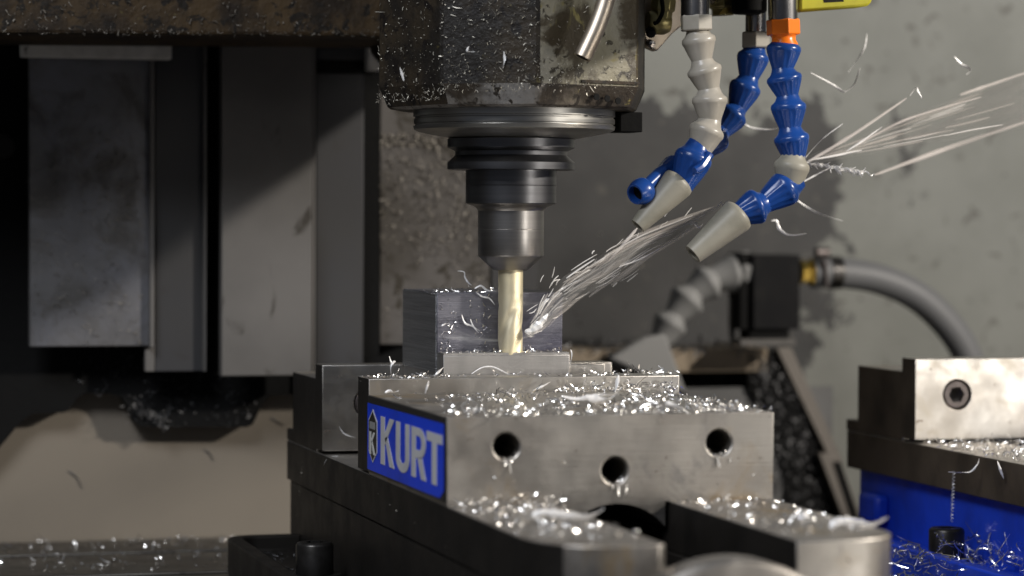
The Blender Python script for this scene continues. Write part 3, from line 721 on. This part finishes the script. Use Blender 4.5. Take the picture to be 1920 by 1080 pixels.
h1 = thing('coolant_hose', 'grey jointed coolant hose with one blue joint and a cream nozzle, nearest the spindle', 'coolant hose', at(1305,30,HY), 'jointed coolant hoses')
pipe(h1, PIPE, (1303,-40), (1303,30), 7.2, HY)
nut(h1, HOSEGREY, (1305,28), (1306,58), 8.7, HY, .45)
segs([(1307,56),(1316,114),(1330,168),(1332,226),(1311,286)], [8.5,8.7,8.9,8.9], HY, HOSEGREY, h1)
segs([(1310,272),(1280,346)], 9.6, HY, HOSEBLUE, h1, flute=.05)
MB().tube(path([(1302,320,158),(1315,312,160),(1330,290,163)], HY), [1.8,2.6,2.2], 10).build('clip', HOSEBLUE, h1)
nozzle(h1, CREAM, (1274,340), (1196,424), 8.4, 4.3, HY)
h3 = thing('coolant_hose', 'blue jointed coolant hose with orange nut and blunt cream nozzle, rightmost', 'coolant hose', at(1470,30,HY), 'jointed coolant hoses')
pipe(h3, PIPE, (1467,-40), (1468,38), 7.6, HY)
nut(h3, HOSEOR, (1468,36), (1469,66), 8.9, HY, .3)
MB().lathe(at(1469,64,HY), at(1470,88,HY)-at(1469,64,HY), [(0,7.4),(1.6,6.2),(3.2,6.2),(5,7.2),(6.6,7.4)], 32).build('orange_ball', HOSEOR, h3)
segs([(1471,72),(1467,130),(1477,180),(1481,240),(1490,298)], [8.7,8.9,8.9,8.9], HY, HOSEBLUE, h3, flute=.045)
segs([(1488,288),(1478,360)], 9.0, HY, CREAM, h3)
segs([(1492,340),(1434,380),(1384,402)], [9.0,9.0], HY, HOSEBLUE, h3, flute=.045)
nozzle(h3, CREAM, (1386,402), (1299,477), 8.8, 5.4, HY)
h2 = thing('coolant_hose', 'dark blue jointed coolant hose behind the grey one, ending in a ball nozzle', 'coolant hose', at(1416,50,205), 'jointed coolant hoses')
pipe(h2, PIPE, (1418,-40), (1417,62), 5.6, 205)
MB().lathe(at(1401,-20,198), (0,0,-1), [(0,8),(12,8),(13,7)], 24).build('black_collar', RUBBER, h2)
nut(h2, HOSEGREY, (1417,60), (1417,90), 8.3, 205, .6)
segs([(1416,88,205),(1404,146,205),(1383,202,205),(1352,246,203),(1318,284,198),(1276,310,188),(1240,328,176)], [8.3,8.3,8.0,8.0,7.6,7.0], 205, HOSEBLUE, h2, flute=.045)
MB().tube([at(1248,316,176), at(1236,326,174), at(1205,356,168)], [2.8,3.6,3.4], 20).build('nozzle_stem', HOSEBLUE, h2)
p0 = at(1200,360,168); dv = at(1182,368,164)-at(1206,356,169)
MB().lathe(p0-dv.normalized()*7, dv, [(0,1.5),(.8,4.2),(2.4,6.2),(4.5,7.0),(7,6.9),(9.5,6.0),(11,5.3),(11,4.3),(6,4.0)], 32, cap=False).build('ball_nozzle', HOSEBLUE, h2, angle=50)
MB().lathe(p0-dv.normalized()*.2, dv, [(0,4.05),(.3,4.05)], 24).build('nozzle_bore', RUBBER, h2)

# fittings above the hoses
ft = thing('pipe_fitting', 'oily yellowed pipe fittings between the spindle head and the grey hose', 'pipe fitting', at(1260,20,205))
MB().prism([at(a,b,214) for a,b in [(1196,-40),(1300,-40),(1290,40),(1262,62),(1232,96),(1214,88),(1200,40)]], (0,8,0)).build('bracket_plate', TUBE, ft, bevel=.8)
MB().lathe(at(1214,40,206), (1,0,-.06), [(0,5),(3,6.5),(9,6.5),(12,5)], 20).build('elbow', OLIVE, ft)
MB().lathe(at(1246,-10,204), (-.12,0,-1), [(0,6.5),(8,6.5),(9,5.4),(13,5.4)], 6).build('union_nut', OLIVE, ft, bevel=.4)
MB().tube(path([(1240,-6),(1243,20),(1234,40),(1226,44)], 197), 1.1, 10).build('wire', RUBBER, ft)
MB().lathe(at(1219,58,204), (-.2,-1,-.4), [(0,2.6),(4,2.6),(5,1.8)], 16).build('black_plug', BLACK, ft)
MB().lathe(at(1216,80,203), (.3,-1,-.4), [(0,2),(3.5,2.2),(4.4,1.2)], 16).build('plug_tip', PIPE, ft)
fo = thing('pipe_fitting', 'brassy hexagonal fitting with foil-like edge between grey and blue hoses', 'pipe fitting', at(1352,10,212))
MB().lathe(at(1352,-40,212), (.06,0,-1), [(0,6),(8,6),(8.5,8),(15,8),(15.6,6.6),(19.5,6.6)], 6, phase=.5).build('hex_body', OLIVE, fo, bevel=.4)
MB().lathe(at(1352,-30,210), (.25,-.3,-1), [(0,8.6),(9.5,8.6)], 24).build('collar', PIPE, fo)
MB().prism([at(a,b,203) for a,b in [(1378,12),(1356,16),(1348,28),(1364,24)]], (0,1,0)).build('foil_tab', BRASS, fo)
MB().lathe(at(1408,-30,196), (0,0,-1), [(0,8.5),(14,8.5),(15.2,7)], 24).build('black_cap', RUBBER, fo)
vh = thing('valve_handle', 'yellow-green valve handle cut off by the top edge of the picture', 'valve handle', at(1560,0,180))
o = MB().prism([at(a,b,176) for a,b in [(1499,-30),(1638,-30),(1636,4),(1628,11),(1610,14),(1504,22),(1499,20)]], (0,9,0)).build('grip', YELLOW, vh, bevel=2.5)
MB().prism([at(a,b,175.8) for a,b in [(1543,-8),(1582,-9),(1582,3),(1545,5)]], (0,.25,0)).build('grip_mark', BLACK, vh)

# ------------------------------------------------------------------ swarf lying about
def pile(name, label, fn, cnt, m=CHIP, **k):
    mb = MB(); scatter(mb, fn, cnt, **k)
    return tag(mb.build(name, m, None, mb.v[0], smooth=False), label, 'metal chips', kind='stuff')
CL = [(rnd(8,150), rnd(0,1)**1.2*140, rnd(3,13)) for _ in range(34)]
def jaw_top():
    x = rnd(1, 151); y = rnd(0,1)**1.5*150
    if random.random() < .62:
        c = random.choice(CL); x = random.gauss(c[0], c[2]); y = random.gauss(c[1], c[2]*1.3)
        if not (.8 < x < 151.5 and .5 < y < 157): return None
        if random.random() < .25: return (x, y, 37+rnd(0, 2.2))
    if x < 45 and y > 25+x and random.random() < .93: return None
    if y > 110 and x < 100 and random.random() < .7: return None
    return (x, y, 37)
pile('metal_chips', 'glittering chips strewn over the top of the near vise moving jaw', jaw_top, 2300, frac=.55, size=(.35,1.6), length=(1.5,7))
def ridge():
    x = rnd(95,160); return (x, rnd(150,158), 37+rnd(0,4)*(1 if x > 110 else .4))
pile('metal_chips', 'line of bright chips heaped against the moving jaw plate', ridge, 260, frac=.5)
pile('metal_chips', 'thin bright chips along the top edge of the moving jaw plate', lambda: (rnd(0,161) if random.random() < .4 else rnd(0,45), rnd(160,182), 44.7), 210, frac=.45, lift=.3, flat=.9, length=(1.5,6), wd=(.1,.25))
pile('metal_chips', 'small chips heaped on the right end of the moving jaw plate', lambda: (rnd(120,161), rnd(160,182), 44.7+rnd(0,1.5)), 110, frac=.7)
def rail_l():
    x = rnd(2,49); y = -rnd(0,1)**1.6*130-1; z = -2.4
    if y < -118 and x < 12: return None
    if y > -25: z += rnd(0, 5)*(1+y/25)
    return (x, y, z)
pile('metal_chips', 'bright chips on the left rail in front of the jaw', rail_l, 620, frac=.65, size=(.6,1.7))
def rail_r():
    x = rnd(105,151); y = -rnd(0,1)**1.5*130-1
    return (x, y, -2.4)
pile('metal_chips', 'bright chips on the right rail in front of the jaw', rail_r, 330, frac=.65, size=(.6,1.7))
mb = MB()
for cx, cz in ((27.1,23.7),(77.2,11.8),(126.3,23.5)):
    for _ in range(26):
        a = R(rnd(215,325)); r = 5.6
        grain(mb, (cx+r*math.cos(a), rnd(-.6,4), cz+r*math.sin(a)), rnd(.4,1.0))
    for _ in range(3): sliver(mb, (cx+rnd(-2,6), -.4, cz-6+rnd(-1,1)), (rnd(-.2,.2), -.1, -1), rnd(2,6), rnd(.25,.5), .3, 3)
for x, z in ((54,16),(143,8.5),(147,17),(83,19),(141,-1),(30,8),(22,10)): grain(mb, (x, -.5, z), 1.1)
tag(mb.build('metal_chips', CHIP, None, (77,-1,12), smooth=False), 'chips caught on the lower lips of the three jaw holes', 'metal chips', kind='stuff')
pile('metal_chips', 'fine chips on the machined step around the end mill tip', lambda: (rnd(44,111), rnd(184.5,197), 55.7), 150, frac=.6, size=(.3,.8), lift=.2, length=(1,4), wd=(.08,.2))
pile('metal_chips', 'fine curls lying on top of the aluminium block', lambda: (rnd(44,76), rnd(198,215), 86.1), 110, frac=.4, size=(.3,.8), lift=.3, flat=.6, length=(1.5,7), wd=(.1,.22))
mb = MB()
for _ in range(170):
    p = Vector((rnd(45,73), 197.1, rnd(56,84))); p.z = 56+28*rnd(0,1)**1.3
    if random.random() < .7: grain(mb, p, rnd(.2,.6))
    else: sliver(mb, p, Vector((rnd(-1,1), -.1, rnd(-1,1))), rnd(.8,3), rnd(.1,.2), 1, 3)
tag(mb.build('metal_chips', CHIP, None, (60,197,66), smooth=False), 'specks of swarf stuck to the front face of the aluminium block', 'metal chips', kind='stuff')
pile('metal_chips', 'small chips and curls strewn over the table at the left', lambda: (rnd(-170,-2), 512-rnd(0,1)**1.6*150, -72.8), 520, frac=.55, size=(.6,1.5), length=(2,9))
pile('metal_chips', 'dark chips lying in the flange pocket left of the near vise', lambda: (-rnd(3,33), rnd(150,335), -60.8), 220, CHIPK, frac=.6)
pile('metal_chips', 'matted bright swarf on the bed in front of the second vise plate', lambda: (342+rnd(1,120), 272-rnd(0,1)**.8*120, -2.3+rnd(0,1.5)), 1100, frac=.2, size=(.4,1.0), length=(2,8), wd=(.12,.28))
mb = MB()
for _ in range(420):
    x = rnd(285, 375); y = rnd(120, 215); z = -58+rnd(0,1)**2*12
    if (x-324)**2+(y-190)**2 < 170: continue
    if random.random() < .25: grain(mb, (x,y,z), rnd(.4,1.1))
    elif random.random() < .8: sliver(mb, (x,y,z), rdir(.4), rnd(4,16), rnd(.18,.5), rnd(.5,2.6), 6)
    else: coil(mb, (x,y,z), rdir(.3), rnd(4,10), rnd(.5,1.0), rnd(3,6), .22)
tag(mb.build('metal_chips', CHIP, None, (324,190,-58), smooth=False), 'tangle of long bright swarf around the bolt before the blue vise', 'metal chips', kind='stuff')
mb = MB()
for _ in range(260):
    x = rnd(262, 300); y = rnd(110, 180); z = -70+rnd(0,1)*10
    if random.random() < .5: grain(mb, (x,y,z), rnd(.6,1.4))
    else: sliver(mb, (x,y,z), rdir(.2), rnd(3,9), rnd(.2,.5), rnd(.5,2.6), 5)
tag(mb.build('metal_chips', CHIP, None, (280,150,-66), smooth=False), 'crumpled chips on the table between the two vises', 'metal chips', kind='stuff')
mb = MB()
for (px, py) in [(557,890),(560,900),(553,908),(562,912),(556,920),(551,905),(597,940),(598,950),(598,958),(606,1000)]:
    p = at(px, py, 250); grain(mb, Vector((-.9, 190+py*.15, p.z)), .5)
for (py, z) in ((135,-4),(110,-7),(95,-8),(60,-10),(30,-16),(0,-14),(-30,-22),(-60,-18),(-80,-30),(-15,-30)):
    grain(mb, Vector((-.6, py, z-6)), rnd(.5,.9)); 
tag(mb.build('metal_chips', CHIPD, None, (-1,150,-10), smooth=False), 'few specks stuck to the dark left side of the near vise', 'metal chips', kind='stuff')

# larger single chips, each lying where one can point at it
chip('metal_curl', 'large white crescent curl on top of the moving jaw, below the plate', [(1052,742),(1080,748),(1110,744),(1130,742),(1150,740),(1166,728)], 60, 1.0, mid=5)
chip('metal_curl', 'broad bright crescent lying in the middle of the moving jaw top', [(1098,742),(1118,750),(1138,750),(1152,742)], 55, 1.8)
chip('metal_stick', 'white straight chip leaning upright against the moving jaw plate', [(1152,740),(1156,722),(1160,703)], 152, .9)
chip('metal_stick', 'white rod-like chip overhanging the front edge of the jaw top', [(1248,754),(1272,764),(1296,778)], 3, 1.0)
chip('metal_curl', 'large blurred white curl on the left rail before the jaw', [(998,966),(1020,960),(1060,967),(1095,970),(1120,962),(1132,953)], -75, 1.5, mid=5)
chip('metal_curl', 'thick blurred white curl on the rounded end of the right rail', [(1556,990),(1572,978),(1600,980),(1632,986),(1664,970)], -120, 1.7, mid=5)
chip('metal_chip', 'bright triangular chip standing on the right rail', [(1494,990),(1504,974),(1514,958)], -80, 2.6)
chip('metal_curl', 'thin pale hook of swarf hanging over the dark bed edge', [(607,872),(614,860),(628,856),(650,861),(640,866)], 262, .35)
chip('metal_curl', 'fine curved hair of swarf against the bluish fixed jaw plate', [(636,800),(644,812),(656,818),(668,821)], 268, .25)
chip('metal_curl', 'crossed curl on the front face of the aluminium block', [(866,590),(872,606),(886,612),(900,621)], 195, .45)
chip('metal_stick', 'short slanting chip across the curl on the block face', [(882,598),(887,611),(897,624)], 194.6, .4)
chip('metal_stick', 'short bright chip at the left of the block face', [(828,611),(836,607),(844,608)], 195, .4)
chip('metal_curl', 'curl hanging over the top front edge of the block', [(893,548),(904,556),(918,560),(928,572)], 195, .4)
chip('metal_curl', 'wiry curl sticking up from the back of the block top', [(858,508),(870,510),(872,520),(878,530),(884,535)], 215, .35)
chip('metal_curl', 'frayed loop of swarf on the block top left of the wiry curl', [(890,541),(902,536),(914,545),(930,546)], 200, .45)
chip('metal_curl', 'long wavy strand lying across the front of the block step', [(884,701),(904,689),(924,688),(944,697),(960,704),(978,697)], 182.5, .35)
chip('metal_stick', 'bright chip leaning against the left corner of the block', [(816,703),(824,696),(832,688)], 180, .55)
chip('metal_curl', 'knotted twist of swarf standing on the plate left of the block', [(730,668),(734,680),(740,677),(733,686),(733,702)], 186, .5)
chip('metal_curl', 'flat bow-tie chip on the left of the jaw top', [(722,736),(730,733),(738,736),(748,732)], 140, .7)
chip('metal_stick', 'upright splinter at the right corner of the block step', [(1070,655),(1072,666),(1068,690)], 184, .25)
chip('metal_curl', 'upright curled splinter on the left part of the jaw top', [(804,714),(801,724),(797,738)], 100, .4)
chip('metal_curl', 'pair of crossed splinters near the plate on the jaw top', [(1000,732),(1018,724),(1032,716)], 152, .45)
chip('metal_curl', 'arched chip hanging from the edge of the second vise bed', [(1836,860),(1832,872),(1820,884),(1804,886),(1778,885)], 180, .4)
chip('metal_stick', 'straight chip dangling from the second vise bed at right', [(1870,864),(1876,882),(1882,898)], 152, .6)
mb = MB(); pp = at(1789,884,214); coil(mb, pp, at(1785,980,200)-pp, (at(1785,980,200)-pp).length, .7, 15, .30)
tag(mb.build('metal_curl', CHIPW, None, pp), 'fine twisted thread of swarf hanging down to the bolt head', 'metal chip')
chip('metal_stick', 'long chip leaning beside the washer in the swarf tangle', [(1810,1038),(1828,1062),(1850,1082)], 165, .8)

# ------------------------------------------------------------------ chips and coolant thrown by the cutter
FC = 'chips flying from the cutter'
chip('flying_chip', 'brilliant white crescent chip peeling off beside the end mill', [(984,622),(996,620),(1010,610),(1020,598),(1027,588)], 182, 1.9, group=FC, cat='flying chip', flat=.75)
chip('flying_chip', 'hooked bright chip in the air at the upper right', [(1790,106),(1802,120),(1814,126),(1820,132),(1812,140)], 230, .7, group=FC, cat='flying chip')
chip('flying_chip', 'thin bowed chip in the air right of the orange nut, largest of the upper ones', [(1520,136),(1550,152),(1572,166),(1584,172),(1600,160),(1608,142),(1612,128)], 230, .55, group=FC, cat='flying chip', mid=5)
chip('flying_chip', 'faint long hair-like chip rising above the bowed one', [(1590,136),(1610,108),(1622,86),(1626,62)], 260, .4, group=FC, cat='flying chip')
chip('flying_chip', 'small kinked chip above the straight streaks', [(1706,180),(1718,164),(1722,172),(1728,184)], 190, .6, group=FC, cat='flying chip')
chip('flying_chip', 'bent bright chip hanging below the blue hose elbow', [(1446,414),(1456,414),(1462,430),(1480,441),(1512,438)], 235, .8, group=FC, cat='flying chip', mid=5)
chip('flying_chip', 'pale sliver left of the bent chip, under the hoses', [(1396,232),(1412,240),(1440,243),(1462,240)], 260, .5, group=FC, cat='flying chip')
chip('flying_chip', 'long thin chip slanting down right from the hose elbow', [(1486,368),(1512,388),(1540,402),(1580,414)], 260, .4, group=FC, cat='flying chip')
mb = MB(); p0, p1 = at(1510,304,186), at(1640,328,186)
coil(mb, p0, p1-p0, (p1-p0).length, .9, 7, .5, 4)
for _ in range(90): 
    q = p0.lerp(p1, rnd(0,.8)); sliver(mb, q, (p1-p0).normalized()+rdir()*.6, rnd(2,5), rnd(.15,.35), .8, 3)
tag(mb.build('flying_chip', CHIPW, None, p0), 'frayed spiral chip flying level to the right of the cream joint', 'flying chip', FC)
for lb, pp, y, r in [('long straight streaming chip from the hose to the kinked chip', [(1504,310),(1600,252),(1700,184)], 205, 1.0),
                     ('long straight chip reaching the right edge, upper one', [(1800,178),(1860,158),(1930,134)], 260, 1.1),
                     ('long straight chip reaching the right edge, lower one', [(1640,328),(1760,284),(1930,226)], 250, 1.3),
                     ('slender chip in the middle of the fan of streaks', [(1586,284),(1620,262),(1654,238)], 195, .55),
                     ('short bright chip lowest in the fan by the cream joint', [(1496,346),(1530,328),(1562,312)], 190, .6),
                     ('short bright chip highest in the fan by the cream joint', [(1510,296),(1540,262),(1580,232)], 188, .5),
                     ('long dim chip through the middle of the fan', [(1600,276),(1700,224),(1840,182)], 215, .8),
                     ('cluster-like bright chip between the two nozzles', [(1292,422),(1302,418),(1310,426),(1318,420)], 190, .8),
                     ('small bright chip under the left nozzle', [(1246,406),(1252,396)], 185, .7),
                     ('thin straight chip from the nozzles down to the cutter', [(1294,428),(1250,458),(1200,486),(1160,500)], 188, .5),
                     ('pale chip streaming down from the left nozzle', [(1198,424),(1166,462),(1138,492)], 185, .9),
                     ('short bright chip above the block top right of the end mill', [(1048,546),(1064,536),(1082,526)], 188, .7),
                     ('broad bright splinter over the block corner', [(1014,576),(1022,566),(1030,560)], 187, .9)]:
    chip('flying_chip', lb, pp, y, r*.85, STREAM if 'long' in lb or 'pale' in lb else CHIPW, group=FC, flat=.7 if 'long' in lb or 'pale' in lb else .4, cat='flying chip')
mb = MB(); fine = MB()
C0 = [Vector(q) for q in ((985,630),(1012,606),(1036,572),(1072,540),(1130,504),(1200,458),(1300,412),(1380,372))]
def cv(s_, o):
    f = max(0, min(s_, .9999))*(len(C0)-1); i = int(f); q = C0[i].lerp(C0[i+1], f-i)
    wd = 6+32*abs(math.sin(max(0, min(1, s_*1.1))*math.pi))**.8
    return (q.x+o*wd*.5, q.y+o*wd, 188+o*14)
mist = MB()
mp_ = [at(*cv(i/14, 0)) for i in range(15)]
mist.tube(mp_, [max(.8, (4+24*abs(math.sin(max(0, min(1, i/14*1.08))*math.pi))**.8)/3.75) for i in range(15)], 14)
tag(mist.build('coolant_mist', MIST, None, at(985,628,188)), 'soft veil of coolant mist streaming up from the cutter past the nozzles', 'coolant mist', kind='stuff')
mist = MB(); f0_, f1_ = at(1500,305,200), at(1930,185,240)
mist.tube([f0_.lerp(f1_, i/6) for i in range(7)], [2.0+14*i/6 for i in range(7)], 14)
tag(mist.build('coolant_mist', MIST2, None, f0_), 'thin mist fanning out to the right edge beyond the blue hose', 'coolant mist', kind='stuff')
for k in range(30):
    o = rnd(-1,1)*rnd(.3,1); s0 = rnd(-.05,.62); s1 = min(1, s0+rnd(.12,.34))
    strand(mb, [cv(s0+(s1-s0)*i/4, o+rnd(-.05,.05)) for i in range(5)], 188, rnd(.3,1.2), None, 6, 3)
for k in range(60):
    o = rnd(-1,1)*rnd(.2,1.25); s0 = rnd(0,.8); s1 = min(1, s0+rnd(.02,.12))
    strand(fine, [cv(s0+(s1-s0)*i/2, o+(rnd(-.08,.08)+o*.06)*i) for i in range(3)], 188, rnd(.08,.36), None, 4, 3)
for k in range(46):
    o = random.gauss(0,.55); s0 = rnd(.06,.95); q = cv(s0, o); a = R(38+random.gauss(0,16)); L_ = rnd(4,26)
    strand(fine, [(q[0],q[1],q[2]), (q[0]+L_*.5*math.cos(a)+rnd(-1,1), q[1]-L_*.5*math.sin(a)+rnd(-1.5,1.5), q[2]), (q[0]+L_*math.cos(a), q[1]-L_*math.sin(a), q[2])], 188, rnd(.1,.45), None, 4, 3)
for k in range(16):
    o = rnd(-1,1)*.7; s0 = rnd(.02,.7); s1 = s0+rnd(.08,.22)
    strand(fine, [cv(s0+(s1-s0)*i/3, o+o*.05*i) for i in range(4)], 186, rnd(.25,.6), None, 5, 3)
for k in range(34):
    o = rnd(-1,1); a = rnd(0,.7); b = a+rnd(.08,.34)
    def cv2(s_): return (1510+430*s_, 302-(118+55*o)*s_+rnd(-1,1), 215+40*o)
    strand(fine if k % 4 == 0 else mb, [cv2(a), cv2((a+b)/2), cv2(b)], 215, rnd(.2,.8), None, 5, 3)
tag(fine.build('metal_chips', FINE, None, at(985,628,187), smooth=False), 'tiny bright chips carried inside the coolant spray', 'metal chips', kind='stuff')
tag(mb.build('coolant_spray', SPRAY, None, at(985,628,188)), 'thin fan of coolant spray rising from the cutter to the upper right', 'coolant spray', kind='stuff')
